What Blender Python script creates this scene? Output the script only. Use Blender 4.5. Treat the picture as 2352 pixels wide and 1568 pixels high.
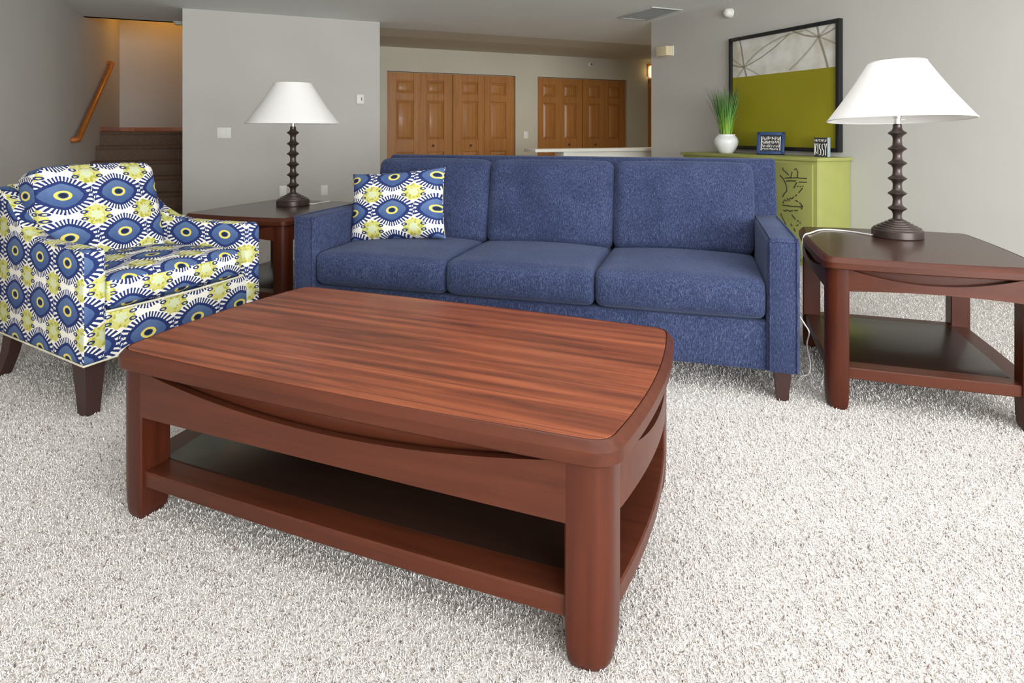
import bpy, bmesh, math, random
from mathutils import Vector, Matrix
random.seed(7)
for o in list(bpy.data.objects): bpy.data.objects.remove(o, do_unlink=True)
S = bpy.context.scene
COL = S.collection
PI = math.pi
def rad(d): return d * PI / 180

# ------------------------------------------------------------------ camera
FOC, CX, YH, CAMH = 1432.0, 1176.0, 303.0, 1.10       # pixels of the 2352 x 1568 frame
cam_d = bpy.data.cameras.new('camera'); cam = bpy.data.objects.new('camera', cam_d); COL.objects.link(cam)
cam.location = (0, 0, CAMH); cam.rotation_euler = (rad(90), 0, 0)
cam_d.sensor_fit = 'HORIZONTAL'; cam_d.sensor_width = 36.0
cam_d.lens = FOC / 2352 * 36.0
cam_d.shift_y = -(784 - YH) / 2352
cam_d.clip_start = 0.02; cam_d.clip_end = 60
S.camera = cam
def px(x, y, z):                                       # pixel on the horizontal plane z -> point
    D = FOC * (CAMH - z) / (y - YH)
    return Vector(((x - CX) / FOC * D, D, z))

# ------------------------------------------------------------------ world, lights, exposure
S.view_settings.view_transform = 'Standard'
S.view_settings.look = 'None'
S.view_settings.gamma = 1.0
S.view_settings.use_curve_mapping = False
S.view_settings.exposure = 0.10
W = bpy.data.worlds.new('sky'); S.world = W; W.use_nodes = True
bg = W.node_tree.nodes['Background']
bg.inputs[0].default_value = (0.80, 0.90, 1.0, 1); bg.inputs[1].default_value = 1.0
RYAW = rad(23.47)                                      # room axes against the camera axis
def R(U, V, z=0.0):
    c, s = math.cos(RYAW), math.sin(RYAW)
    return Vector((U * c - V * s, U * s + V * c, z))
def area(name, U, V, z, sx, sy, power, color, pitch, yaw=0.0, spread=180):
    L = bpy.data.lights.new(name, 'AREA'); L.shape = 'RECTANGLE'; L.size = sx; L.size_y = sy
    L.energy = power; L.color = color; L.spread = rad(spread)
    o = bpy.data.objects.new(name, L); COL.objects.link(o)
    o.location = R(U, V, z); o.rotation_euler = (rad(pitch), 0, RYAW + rad(yaw)); return o
def point(name, U, V, z, power, color, r=0.08):
    L = bpy.data.lights.new(name, 'POINT'); L.energy = power; L.color = color; L.shadow_soft_size = r
    o = bpy.data.objects.new(name, L); COL.objects.link(o); o.location = R(U, V, z); return o
# daylight through the three windows of the rear wall (behind the camera), facing into the room
for i, uc in enumerate((-0.25, 1.55, 3.35)):
    area('window_daylight', uc, -4.40, 1.35, 1.5, 1.9, 180, (0.95, 0.98, 1.0), 87)
# added overhead fill imitating flash bounced off the ceiling; no fixture there
area('ceiling_bounce_fill', 1.2, 0.9, 2.40, 3.4, 2.6, 60, (0.985, 0.99, 1.0), 0)
point('stair_lamp_light', -1.1, 10.35, 3.05, 9, (1.0, 0.44, 0.05), 0.12)
area('kitchen_ceiling_light', 4.6, 7.6, 2.38, 2.4, 0.9, 15, (1.0, 0.87, 0.68), 0)

# ------------------------------------------------------------------ mesh helpers
def new_bm(): return bmesh.new()
def obj(name, bm, mat, parent=None, smooth=35, uv=None):
    bmesh.ops.recalc_face_normals(bm, faces=bm.faces)
    if uv: box_uv(bm, *uv)
    me = bpy.data.meshes.new(name); bm.to_mesh(me); bm.free()
    if mat: me.materials.append(mat)
    if smooth:
        for p in me.polygons: p.use_smooth = True
        if smooth < 180: me.set_sharp_from_angle(angle=rad(smooth))
    o = bpy.data.objects.new(name, me); COL.objects.link(o)
    if parent: o.parent = parent
    return o
def box_uv(bm, ou=0.0, ov=0.0, bx_=1.0, by_=1.0, bz_=0.95):
    L = bm.loops.layers.uv.new('UVMap')
    for f in bm.faces:
        n = f.normal; a = [abs(n.x) * bx_, abs(n.y) * by_, abs(n.z) * bz_]
        k = a.index(max(a))
        for l in f.loops:
            c = l.vert.co
            u, v = ((c.y, c.z), (c.x, c.z), (c.x, c.y))[k]
            l[L].uv = (u + ou + (0.11 if k == 0 else 0), v + ov)
def thing(name, label, cat, loc=(0, 0, 0), rz=0.0, group=None):
    o = bpy.data.objects.new(name, None); COL.objects.link(o); o.empty_display_size = 0.1
    o.location = loc; o.rotation_euler = (0, 0, rz); o['label'] = label; o['category'] = cat
    if group: o['group'] = group
    return o
def tag(o, label, cat, group=None):
    o['label'] = label; o['category'] = cat
    if group: o['group'] = group
    return o
def struct(name, bm, mat, label=None, smooth=0, room=True):
    o = obj(name, bm, mat, None, smooth); o['kind'] = 'structure'
    if label: o['label'] = label
    if room: o.rotation_euler = (0, 0, RYAW)
    return o
def bx(bm, x0, x1, y0, y1, z0, z1, bev=0.0, seg=2):
    r = bmesh.ops.create_cube(bm, size=1.0); vs = r['verts']
    for v in vs:
        v.co = Vector(((x0 + x1) / 2 + v.co.x * (x1 - x0), (y0 + y1) / 2 + v.co.y * (y1 - y0), (z0 + z1) / 2 + v.co.z * (z1 - z0)))
    if bev > 0:
        es = list({e for v in vs for e in v.link_edges})
        bmesh.ops.bevel(bm, geom=es, offset=bev, segments=seg, profile=0.5, affect='EDGES')
    return bm
def box(x0, x1, y0, y1, z0, z1, bev=0.0, seg=2): return bx(new_bm(), x0, x1, y0, y1, z0, z1, bev, seg)
def loft(bm, loops, closed=True, cap0=True, cap1=True):
    rows = [[bm.verts.new(p) for p in lp] for lp in loops]
    n = len(rows[0])
    for a, b in zip(rows, rows[1:]):
        for i in range(n if closed else n - 1):
            j = (i + 1) % n
            bm.faces.new((a[i], a[j], b[j], b[i]))
    if cap0: bm.faces.new(list(reversed(rows[0])))
    if cap1: bm.faces.new(rows[-1])
    return bm
def prism(bm, prof, axis, a0, a1, bev=0.0, seg=2):
    """extrude a 2-D profile along an axis; profile coords are the other two axes in order"""
    def P(p, a):
        return (a, p[0], p[1]) if axis == 'x' else (p[0], a, p[1]) if axis == 'y' else (p[0], p[1], a)
    before = set(bm.edges)
    loft(bm, [[P(p, a0) for p in prof], [P(p, a1) for p in prof]])
    if bev > 0:
        es = [e for e in bm.edges if e not in before]
        bm.normal_update()
        es = [e for e in es if len(e.link_faces) == 2 and e.calc_face_angle(0) > 0.6]
        bmesh.ops.bevel(bm, geom=es, offset=bev, segments=seg, profile=0.5, affect='EDGES')
    return bm
def lathe(bm, prof, n=40, cap=True):
    loops = [[(r * math.cos(2 * PI * i / n), r * math.sin(2 * PI * i / n), z) for i in range(n)] for r, z in prof]
    return loft(bm, loops, True, cap, cap)
def tube(bm, pts, r, n=8, caps=True):
    pts = [Vector(p) for p in pts]; loops = []
    up = Vector((0, 0, 1)); prev = None
    for i, p in enumerate(pts):
        t = (pts[min(i + 1, len(pts) - 1)] - pts[max(i - 1, 0)]).normalized()
        if prev is None:
            a = t.orthogonal().normalized()
        else:
            a = (prev - t * prev.dot(t)); a = a.normalized() if a.length > 1e-6 else t.orthogonal().normalized()
        prev = a; b = t.cross(a)
        rr = r[i] if isinstance(r, (list, tuple)) else r
        loops.append([p + a * rr * math.cos(2 * PI * k / n) + b * rr * math.sin(2 * PI * k / n) for k in range(n)])
    return loft(bm, loops, True, caps, caps)
def smooth_path(pts, sub=6):
    pts = [Vector(p) for p in pts]; out = []
    for i in range(len(pts) - 1):
        p0 = pts[max(i - 1, 0)]; p1 = pts[i]; p2 = pts[i + 1]; p3 = pts[min(i + 2, len(pts) - 1)]
        for k in range(sub):
            t = k / sub
            out.append(0.5 * ((2 * p1) + (p2 - p0) * t + (2 * p0 - 5 * p1 + 4 * p2 - p3) * t * t + (-p0 + 3 * p1 - 3 * p2 + p3) * t ** 3))
    out.append(pts[-1]); return out
def cushion(hx, hy, hz, r, crown=(0, 0, 0), n=18, fn=None):
    """soft upholstered block centred on the origin"""
    bm = new_bm(); bmesh.ops.create_cube(bm, size=2.0)
    bmesh.ops.subdivide_edges(bm, edges=bm.edges[:], cuts=n - 1, use_grid_fill=True)
    h = Vector((hx, hy, hz))
    for v in bm.verts:
        s = [math.copysign(1 - (1 - abs(c)) ** 1.35, c) for c in v.co]      # more rows near the edges
        p = Vector((s[0] * hx, s[1] * hy, s[2] * hz))
        q = Vector([max(-(h[i] - r), min(h[i] - r, p[i])) for i in range(3)])
        d = p - q
        if d.length > 1e-9: p = q + d.normalized() * r
        x, y, z = s
        p.x += crown[0] * x * (1 - y * y) * (1 - z * z)
        p.y += crown[1] * y * (1 - x * x) * (1 - z * z)
        p.z += crown[2] * z * (1 - x * x) * (1 - y * y)
        if fn: p = fn(p, x, y, z)
        v.co = p
    return bm
def xform(bm, M):
    bmesh.ops.transform(bm, matrix=M, verts=bm.verts); return bm
def T(x, y, z): return Matrix.Translation((x, y, z))
def Rx(d): return Matrix.Rotation(rad(d), 4, 'X')
def Ry(d): return Matrix.Rotation(rad(d), 4, 'Y')
def Rz(d): return Matrix.Rotation(rad(d), 4, 'Z')
def text_bm(s, size, extrude=0.0008):
    c = bpy.data.curves.new('lettering', 'FONT'); c.body = s; c.size = size; c.extrude = extrude
    c.align_x = 'CENTER'; c.align_y = 'CENTER'; c.resolution_u = 3
    o = bpy.data.objects.new('lettering', c); COL.objects.link(o)
    bpy.context.view_layer.update()
    me = o.evaluated_get(bpy.context.evaluated_depsgraph_get()).to_mesh()
    bm = new_bm(); bm.from_mesh(me); o.to_mesh_clear() if hasattr(o, 'to_mesh_clear') else None
    bpy.data.objects.remove(o, do_unlink=True); return bm

# ------------------------------------------------------------------ materials
class X:
    """tiny expression wrapper round Math nodes"""
    nt = None
    def __init__(s, sock): s.s = sock
    @staticmethod
    def m(op, *a):
        n = X.nt.nodes.new('ShaderNodeMath'); n.operation = op
        for i, v in enumerate(a):
            if isinstance(v, X): X.nt.links.new(v.s, n.inputs[i])
            else: n.inputs[i].default_value = v
        return X(n.outputs[0])
    def __add__(s, o): return X.m('ADD', s, o)
    __radd__ = __add__
    def __sub__(s, o): return X.m('SUBTRACT', s, o)
    def __rsub__(s, o): return X.m('SUBTRACT', o, s)
    def __mul__(s, o): return X.m('MULTIPLY', s, o)
    __rmul__ = __mul__
    def __truediv__(s, o): return X.m('DIVIDE', s, o)
    def __pow__(s, o): return X.m('POWER', s, o)
    def lt(s, o): return X.m('LESS_THAN', s, o)
    def gt(s, o): return X.m('GREATER_THAN', s, o)
    def abs(s): return X.m('ABSOLUTE', s)
    def fract(s): return X.m('FRACT', s)
    def sin(s): return X.m('SINE', s)
    def sqrt(s): return X.m('SQRT', s)
    def max(s, o): return X.m('MAXIMUM', s, o)
    def min(s, o): return X.m('MINIMUM', s, o)
def srgb(r, g, b):
    f = lambda c: (c / 255 / 12.92) if c <= 10 else ((c / 255 + 0.055) / 1.055) ** 2.4
    return (f(r), f(g), f(b), 1)
def mat(name, color=(0.5, 0.5, 0.5, 1), rough=0.5, spec=0.5, metal=0.0, coat=0.0):
    m = bpy.data.materials.new(name); m.use_nodes = True
    b = m.node_tree.nodes['Principled BSDF']
    b.inputs['Base Color'].default_value = color; b.inputs['Roughness'].default_value = rough
    b.inputs['Specular IOR Level'].default_value = spec; b.inputs['Metallic'].default_value = metal
    if coat: b.inputs['Coat Weight'].default_value = coat; b.inputs['Coat Roughness'].default_value = 0.12
    return m, m.node_tree, b
def node(nt, t, **kw):
    n = nt.nodes.new(t)
    for k, v in kw.items():
        if k in n.inputs: n.inputs[k].default_value = v
        else: setattr(n, k, v)
    return n
def coords(nt, kind='Object', scale=(1, 1, 1)):
    c = nt.nodes.new('ShaderNodeTexCoord'); mp = nt.nodes.new('ShaderNodeMapping')
    mp.inputs['Scale'].default_value = scale; nt.links.new(c.outputs[kind], mp.inputs['Vector']); return mp.outputs[0]
def noise(nt, vec, scale, detail=3, rough=0.55, dist=0.0):
    n = nt.nodes.new('ShaderNodeTexNoise'); n.inputs['Scale'].default_value = scale
    n.inputs['Detail'].default_value = detail; n.inputs['Roughness'].default_value = rough; n.inputs['Distortion'].default_value = dist
    nt.links.new(vec, n.inputs['Vector']); return n.outputs['Fac']
def ramp(nt, fac, stops):
    r = nt.nodes.new('ShaderNodeValToRGB'); e = r.color_ramp.elements
    while len(e) > 1: e.remove(e[-1])
    e[0].position = stops[0][0]; e[0].color = stops[0][1]
    for p, c in stops[1:]:
        k = e.new(p); k.color = c
    nt.links.new(fac, r.inputs[0]); return r.outputs[0]
def mix(nt, fac, a, b):
    n = nt.nodes.new('ShaderNodeMix'); n.data_type = 'RGBA'
    for sock, v in ((n.inputs[0], fac), (n.inputs[6], a), (n.inputs[7], b)):
        if isinstance(v, X): nt.links.new(v.s, sock)
        elif hasattr(v, 'is_linked'): nt.links.new(v, sock)
        else: sock.default_value = v
    return n.outputs[2]
def bump(nt, b, h, strength=0.3, dist=0.002):
    n = nt.nodes.new('ShaderNodeBump'); n.inputs['Strength'].default_value = strength; n.inputs['Distance'].default_value = dist
    nt.links.new(h, n.inputs['Height']); nt.links.new(n.outputs[0], b.inputs['Normal']); return n
def plain(name, c, rough=0.5, spec=0.5, var=0.0, **kw):
    m, nt, b = mat(name, c, rough, spec, **kw)
    if var:
        v = noise(nt, coords(nt), 6.0, 4)
        d = tuple(x * (1 - var) for x in c[:3]) + (1,); l = tuple(min(1, x * (1 + var)) for x in c[:3]) + (1,)
        nt.links.new(ramp(nt, v, [(0.3, d), (0.7, l)]), b.inputs['Base Color'])
    return m
def wall_paint(name, c):
    m, nt, b = mat(name, c, 0.75, 0.25)
    co = coords(nt); v = noise(nt, co, 1.3, 3)
    d = tuple(x * 0.97 for x in c[:3]) + (1,); l = tuple(x * 1.03 for x in c[:3]) + (1,)
    nt.links.new(ramp(nt, v, [(0.3, d), (0.7, l)]), b.inputs['Base Color'])
    bump(nt, b, noise(nt, co, 260, 2), 0.12, 0.001); return m
def wood(name, dark, mid, light, axis=0, rough=0.3, gscale=1.0, contrast=1.0, coat=0.35, planks=0.0):
    m, nt, b = mat(name, mid, rough, 0.27, coat=coat)
    sc = [26 * gscale] * 3; sc[axis] = 1.6 * gscale
    co = coords(nt, 'Object', tuple(sc))
    warp = noise(nt, coords(nt, 'Object', tuple([3 * gscale if i != axis else 0.7 * gscale for i in range(3)])), 1.0, 4, 0.6, 0.8)
    fine = noise(nt, co, 1.0, 6, 0.65, 0.6)
    wv = nt.nodes.new('ShaderNodeTexWave'); wv.wave_type = 'BANDS'; wv.bands_direction = 'XYZ'[(axis + 1) % 3] if axis != 1 else 'X'
    wv.inputs['Scale'].default_value = 1.1 * gscale; wv.inputs['Distortion'].default_value = 9.0; wv.inputs['Detail'].default_value = 4
    wv.inputs['Detail Scale'].default_value = 0.9
    nt.links.new(coords(nt, 'Object', tuple([5.0 if i != axis else 0.42 for i in range(3)])), wv.inputs['Vector'])
    X.nt = nt
    f = X(fine) * 0.62 + X(warp) * 0.36 + X(wv.outputs['Fac']) * 0.07
    g = (f - 0.5) * contrast + 0.5
    stops = [(0.22, dark), (0.5, mid), (0.78, light)]
    col = ramp(nt, g.s, stops)
    if planks:
        sep = nt.nodes.new('ShaderNodeSeparateXYZ'); nt.links.new(coords(nt), sep.inputs[0])
        q = X(sep.outputs[1 if axis == 0 else 0]) / planks
        line = (q.fract() - 0.5).abs().gt(0.488)
        wn = nt.nodes.new('ShaderNodeTexWhiteNoise'); wn.noise_dimensions = '1D'
        nt.links.new(X.m('FLOOR', q).s, wn.inputs['W'])
        tone = X(wn.outputs[0]) * 0.5
        col = mix(nt, tone * 0.55, col, tuple(x * 0.55 for x in mid[:3]) + (1,))
        col = mix(nt, line * 0.55, col, dark)
    nt.links.new(col, b.inputs['Base Color'])
    bump(nt, b, fine, 0.06, 0.0008); return m
def tweed(name, dark, mid, light):
    m, nt, b = mat(name, mid, 0.85, 0.2)
    b.inputs['Sheen Weight'].default_value = 0.12; b.inputs['Sheen Roughness'].default_value = 0.5
    b.inputs['Sheen Tint'].default_value = (0.6, 0.7, 1, 1)
    co = coords(nt); n1 = noise(nt, co, 420, 2, 0.7); n2 = noise(nt, coords(nt, 'Object', (1, 1, 0.25)), 260, 3, 0.7); n3 = noise(nt, co, 5, 3)
    X.nt = nt
    f = X(n1) * 0.55 + X(n2) * 0.5 + X(n3) * 0.12 - 0.08
    nt.links.new(ramp(nt, f.s, [(0.38, dark), (0.52, mid), (0.66, light)]), b.inputs['Base Color'])
    bump(nt, b, f.s, 0.55, 0.0025); return m
def ikat(name):
    """staggered blue eye medallions and yellow-green rosettes on off-white"""
    m, nt, b = mat(name, (0.8, 0.8, 0.75, 1), 0.8, 0.2)
    X.nt = nt
    tc = nt.nodes.new('ShaderNodeTexCoord'); sep = nt.nodes.new('ShaderNodeSeparateXYZ'); nt.links.new(tc.outputs['UV'], sep.inputs[0])
    jit = noise(nt, tc.outputs['UV'], 22, 2); jit2 = noise(nt, tc.outputs['UV'], 90, 2)
    PU, PV = 0.238, 0.188
    u = X(sep.outputs[0]) / PU + (X(jit) - 0.5) * 0.05; v = X(sep.outputs[1]) / PV
    def cell(du, dv):
        return ((u + du).fract() - 0.5) * PU, ((v + dv).fract() - 0.5) * PV
    ex, ey = cell(0, 0)
    ang = X.m('ARCTAN2', ey, ex)
    # lens metric: pointed left and right
    le = (ex.abs() / 0.100) ** 1.35 + (ey.abs() / 0.064) ** 1.6
    rough_e = le + (X(jit2) - 0.5) * 0.10
    arc = ang * 34.0 + (X(jit) - 0.5) * 2.0
    hair = arc.sin().gt(-0.1)
    white = srgb(226, 222, 212); navy = srgb(34, 48, 98); blue = srgb(86, 107, 144); blue2 = srgb(62, 84, 126); yel = srgb(214, 196, 96); ink = srgb(24, 36, 60)
    col = mix(nt, 0.0, white, white)
    # rosette between the eyes
    mx, my = cell(0.5, 0.5)
    mang = X.m('ARCTAN2', my, mx)
    md = ((mx / 0.060) ** 2.0 + (my / 0.044) ** 2.0).sqrt() + (mang * 7.0).sin() * 0.07 + (X(jit2) - 0.5) * 0.35
    lime = srgb(162, 160, 62); lime2 = srgb(192, 188, 112); pale = srgb(192, 198, 160)
    vor = nt.nodes.new('ShaderNodeTexVoronoi'); vor.inputs['Scale'].default_value = 62; nt.links.new(tc.outputs['UV'], vor.inputs['Vector'])
    ros = mix(nt, X(vor.outputs['Distance']).gt(0.42), lime, lime2)
    ros = mix(nt, md.lt(0.44), ros, pale)
    col = mix(nt, md.lt(1.0), col, ros)
    # small blue leaves between neighbouring eyes (left-right) and above rosettes
    for du, dv, ax, ay in ((0.5, 0.0, 0.012, 0.030), (0.28, 0.42, 0.016, 0.008), (0.72, 0.58, 0.016, 0.008), (0.72, 0.42, 0.016, 0.008), (0.28, 0.58, 0.016, 0.008)):
        sx, sy = cell(du, dv)
        sd = ((sx / ax) ** 2.0 + (sy / ay) ** 2.0).sqrt()
        if ay > 0.02:
            leaf = sd.lt(1.0) * ((sx.abs() * 520.0 + sy.abs() * 200.0).sin().gt(-0.35)) * sy.abs().gt(0.004)
            col = mix(nt, leaf, col, blue2)
        else:
            col = mix(nt, sd.lt(1.0) * sd.gt(0.45), col, navy)
    # eye layers
    col = mix(nt, rough_e.lt(1.62) * hair, col, navy)
    col = mix(nt, rough_e.lt(1.02), col, navy)
    body = mix(nt, (ey + 0.03) * 12.0 + (X(jit) - 0.5) * 0.8, blue2, blue)
    col = mix(nt, rough_e.lt(0.74), col, body)
    rr = ((ex / 0.034) ** 2.0 + (ey / 0.0215) ** 2.0).sqrt()
    col = mix(nt, rr.lt(1.0), col, yel)
    col = mix(nt, rr.lt(0.62), col, blue2)
    col = mix(nt, rr.lt(0.50), col, ink)
    nt.links.new(col, b.inputs['Base Color'])
    bump(nt, b, noise(nt, tc.outputs['UV'], 900, 2), 0.25, 0.001); return m

M_wall = wall_paint('greige_wall_paint', srgb(200, 197, 191))
M_wall_far = wall_paint('tan_wall_paint', srgb(200, 194, 178))
M_ceil = wall_paint('ceiling_paint', srgb(238, 241, 240))
M_white = plain('white_plastic', srgb(236, 234, 228), 0.45)
M_oak = wood('honey_oak', srgb(132, 82, 36), srgb(172, 116, 60), srgb(192, 136, 78), axis=2, rough=0.42, gscale=0.9, contrast=0.9, coat=0.15)
M_oakrail = wood('handrail_oak', srgb(120, 62, 18), srgb(172, 96, 34), srgb(196, 122, 52), axis=1, rough=0.35, coat=0.2)
M_top = wood('mahogany_tabletop', srgb(48, 22, 14), srgb(112, 56, 34), srgb(150, 82, 52), axis=0, rough=0.38, gscale=1.0, contrast=1.6, coat=0.08, planks=0.125)
M_mah = wood('mahogany_frame', srgb(42, 16, 8), srgb(67, 28, 15), srgb(84, 38, 21), axis=2, rough=0.36, gscale=1.3, contrast=0.9, coat=0.0)
M_mahx = wood('mahogany_rail', srgb(46, 20, 11), srgb(72, 34, 20), srgb(90, 44, 27), axis=0, rough=0.36, gscale=1.3, contrast=0.9, coat=0.0)
M_end = wood('mahogany_end_top', srgb(38, 21, 16), srgb(58, 34, 26), srgb(72, 43, 33), axis=0, rough=0.28, gscale=1.0, contrast=0.6, coat=0.2)
M_shelf = wood('shade_darkened_shelf_panel', srgb(24, 15, 12), srgb(38, 24, 18), srgb(50, 31, 24), axis=0, rough=0.32, gscale=1.0, contrast=0.6, coat=0.1)  # dark brown inset, darkened further to paint in the shade under the tabletop
M_groove = plain('dark_groove', srgb(28, 16, 12), 0.6)
M_leg = plain('espresso_leg', srgb(52, 30, 26), 0.4, var=0.1)
M_sofa = tweed('navy_tweed', srgb(18, 25, 46), srgb(41, 50, 80), srgb(86, 94, 124))
M_piping = plain('navy_piping', srgb(46, 56, 96), 0.85, 0.15, var=0.15)
M_ikat = ikat('ikat_print')
M_lampm = plain('dark_bronze', srgb(62, 50, 46), 0.32, 0.6, var=0.15, metal=0.35)
M_chrome = plain('chrome', (0.8, 0.8, 0.8, 1), 0.18, metal=1.0)
M_black = plain('black_frame', srgb(24, 24, 26), 0.35)
M_green = plain('olive_green_paint', srgb(156, 159, 88), 0.45, var=0.05)
M_ink = plain('carved_dark_line', srgb(46, 38, 24), 0.7)
M_vase = plain('white_glazed_ceramic', srgb(236, 236, 236), 0.3, var=0.03)
M_navy = plain('navy_frame_paint', srgb(40, 66, 110), 0.35)
M_cream = plain('cream_plastic', srgb(222, 206, 170), 0.5)
M_counter = plain('white_laminate', srgb(232, 228, 218), 0.35)
M_cord = plain('white_cord', srgb(232, 228, 222), 0.4)
M_glass = plain('window_glass', (0.9, 0.95, 1, 1), 0.02)
M_glass.node_tree.nodes['Principled BSDF'].inputs['Transmission Weight'].default_value = 1.0
M_grey_vent = plain('vent_grey', srgb(196, 196, 192), 0.6)
M_paper = plain('sign_white', srgb(226, 222, 214), 0.6)
M_signdark = plain('sign_dark', srgb(44, 42, 46), 0.6)
M_silver = plain('silver_edge', srgb(170, 184, 192), 0.45)
M_tan = plain('tan_peg', srgb(170, 142, 104), 0.5)
def shade_mat():
    m, nt, b = mat('white_linen_shade', srgb(246, 245, 243), 0.8, 0.1)
    tr = nt.nodes.new('ShaderNodeBsdfTranslucent'); tr.inputs[0].default_value = (0.9, 0.88, 0.85, 1)
    mx = nt.nodes.new('ShaderNodeMixShader'); mx.inputs[0].default_value = 0.35
    out = nt.nodes['Material Output']
    nt.links.new(b.outputs[0], mx.inputs[1]); nt.links.new(tr.outputs[0], mx.inputs[2]); nt.links.new(mx.outputs[0], out.inputs['Surface'])
    bump(nt, b, noise(nt, coords(nt), 500, 2), 0.1, 0.001); return m
M_shade = shade_mat()
def carpet_mat(name='cream_frieze_carpet', k=1.0):
    m, nt, b = mat(name, (0.6, 0.57, 0.53, 1), 0.95, 0.05)
    co = coords(nt); X.nt = nt
    n1 = noise(nt, co, 150, 3, 0.7, 0.8); n2 = noise(nt, co, 62, 3, 0.6, 0.5); n3 = noise(nt, co, 3.0, 3)
    f = X(n1) * 0.75 + X(n2) * 0.25 + (X(n3) - 0.5) * 0.06
    c = lambda r, g, bb: tuple(q * k for q in srgb(r, g, bb)[:3]) + (1,)
    nt.links.new(ramp(nt, f.s, [(0.34, c(92, 82, 78)), (0.41, c(166, 157, 151)), (0.47, c(220, 214, 208)), (0.62, c(237, 231, 226))]), b.inputs['Base Color'])  # dark end of the ramp paints in the shade between pile loops
    b.inputs['Sheen Weight'].default_value = 0.15
    bump(nt, b, f.s, 1.0, 0.012); return m
M_carpet = carpet_mat()
def stair_carpet():
    m, nt, b = mat('brown_stair_carpet', srgb(120, 100, 86), 0.95, 0.05)
    n1 = noise(nt, coords(nt), 140, 3, 0.7)
    nt.links.new(ramp(nt, n1, [(0.3, srgb(96, 78, 66)), (0.65, srgb(140, 118, 102))]), b.inputs['Base Color'])
    bump(nt, b, n1, 0.8, 0.01); return m
M_stair = stair_carpet()

# ------------------------------------------------------------------ room shell (room axes U, V)
CE = 2.44
UL, UR, VB = -1.68, 4.58, -4.5
VP, UP0, UP1 = 7.62, -0.585, 1.55          # partition block front and sides
VF = 9.50                                    # far wall
FLOOR = struct('floor', box(UL - 0.1, 8.6, VB - 0.1, VF + 0.1, -0.12, 0.0), M_carpet, 'cream frieze carpet wall to wall')
bm = box(UL - 0.1, 8.6, VB - 0.1, 8.68, CE, CE + 0.12); bx(bm, UP0, 8.6, 8.68, VF + 0.1, CE, CE + 0.12)
struct('ceiling', bm, M_ceil, 'flat pale grey ceiling')
struct('trim_1', prism(new_bm(), [(8.0, CE - 0.001), (8.45, CE - 0.036), (VF, CE - 0.036), (VF, CE)], 'x', UP1, 8.6), M_wall_far, 'shallow tan soffit above the closet doors')
struct('wall_left', box(UL - 0.12, UL, VB, 11.1, 0, 3.8), M_wall, 'greige left wall running back beside the stairs')
bm = box(UP0, UP1, VP, VF + 0.1, 0, CE); bx(bm, UP0, UP0 + 0.12, 8.68, 11.1, CE, 3.8); bx(bm, UP0, UP0 + 0.12, VF + 0.1, 11.1, 0, CE)
struct('wall_center', bm, M_wall, 'greige partition wall beside the staircase')
struct('wall_stair', box(UL, UP0, 10.96, 11.1, 0, 3.8), M_wall, 'wall behind the stair landing')
bm = box(UL, UP0, 8.60, 8.68, CE + 0.0, 3.8); bx(bm, UL, UP0, 8.60, 11.1, 3.8, 3.9)
struct('ceiling_stairwell', bm, M_ceil, 'raised ceiling of the stairwell')
struct('wall_right', box(UR, UR + 0.12, VB, 6.29, 0, CE), M_wall, 'greige right wall with the picture')
bm = box(UR + 0.12, 8.6, 6.17, 6.29, 0, CE); bx(bm, 8.5, 8.6, 6.29, VF, 0, CE)
struct('wall_hall', bm, M_wall_far, 'tan hallway walls')
def Uat(x):                                                    # pixel column -> U on the far wall
    r = (x - CX) / FOC; c, s = math.cos(RYAW), math.sin(RYAW)
    return (c * r + s) * VF / (c - s * r)
C1 = (Uat(889), Uat(1184)); C2 = (Uat(1235), Uat(1441)); DT = 2.035
bm = new_bm()
for a, b_ in ((UP1, C1[0]), (C1[1], C2[0]), (C2[1], 8.6)): bx(bm, a, b_, VF, VF + 0.14, 0, CE)
for a, b_ in (C1, C2): bx(bm, a, b_, VF, VF + 0.14, DT, CE); bx(bm, a, b_, VF + 0.10, VF + 0.14, 0, DT)
struct('wall_far', bm, M_wall_far, 'tan far wall with two closet openings')
# rear wall (behind the camera) with three windows
bm = new_bm(); wins = [(-1.05, 0.55), (0.75, 2.35), (2.55, 4.15)]; zs0, zs1 = 0.35, 2.33
edges = [UL] + [e for w in wins for e in w] + [UR]
for k in range(0, len(edges), 2): bx(bm, edges[k], edges[k + 1], VB - 0.12, VB, 0, CE)
for a, b_ in wins: bx(bm, a, b_, VB - 0.12, VB, 0, zs0); bx(bm, a, b_, VB - 0.12, VB, zs1, CE)
struct('wall_rear', bm, M_wall, 'greige rear wall with three windows')
for i, (a, b_) in enumerate(wins):
    w = bpy.data.objects.new('window_%d' % (i + 1), None); COL.objects.link(w); w.rotation_euler = (0, 0, RYAW); w['kind'] = 'structure'
    w['label'] = 'white framed window in the rear wall'
    bm = new_bm()
    for q in ((a, a + 0.06, zs0, zs1), (b_ - 0.06, b_, zs0, zs1), (a, b_, zs0, zs0 + 0.06), (a, b_, zs1 - 0.06, zs1), ((a + b_) / 2 - 0.025, (a + b_) / 2 + 0.025, zs0, zs1)):
        bx(bm, q[0], q[1], VB - 0.09, VB - 0.03, q[2], q[3])
    obj('window_frame', bm, M_white, w, 0)
    for s in (0, 1):
        m_ = (a + b_) / 2
        obj('pane', box((a + 0.06, m_ + 0.025)[s], (m_ - 0.025, b_ - 0.06)[s], VB - 0.066, VB - 0.060, zs0 + 0.06, zs1 - 0.06), M_glass, w, 0)
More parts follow.
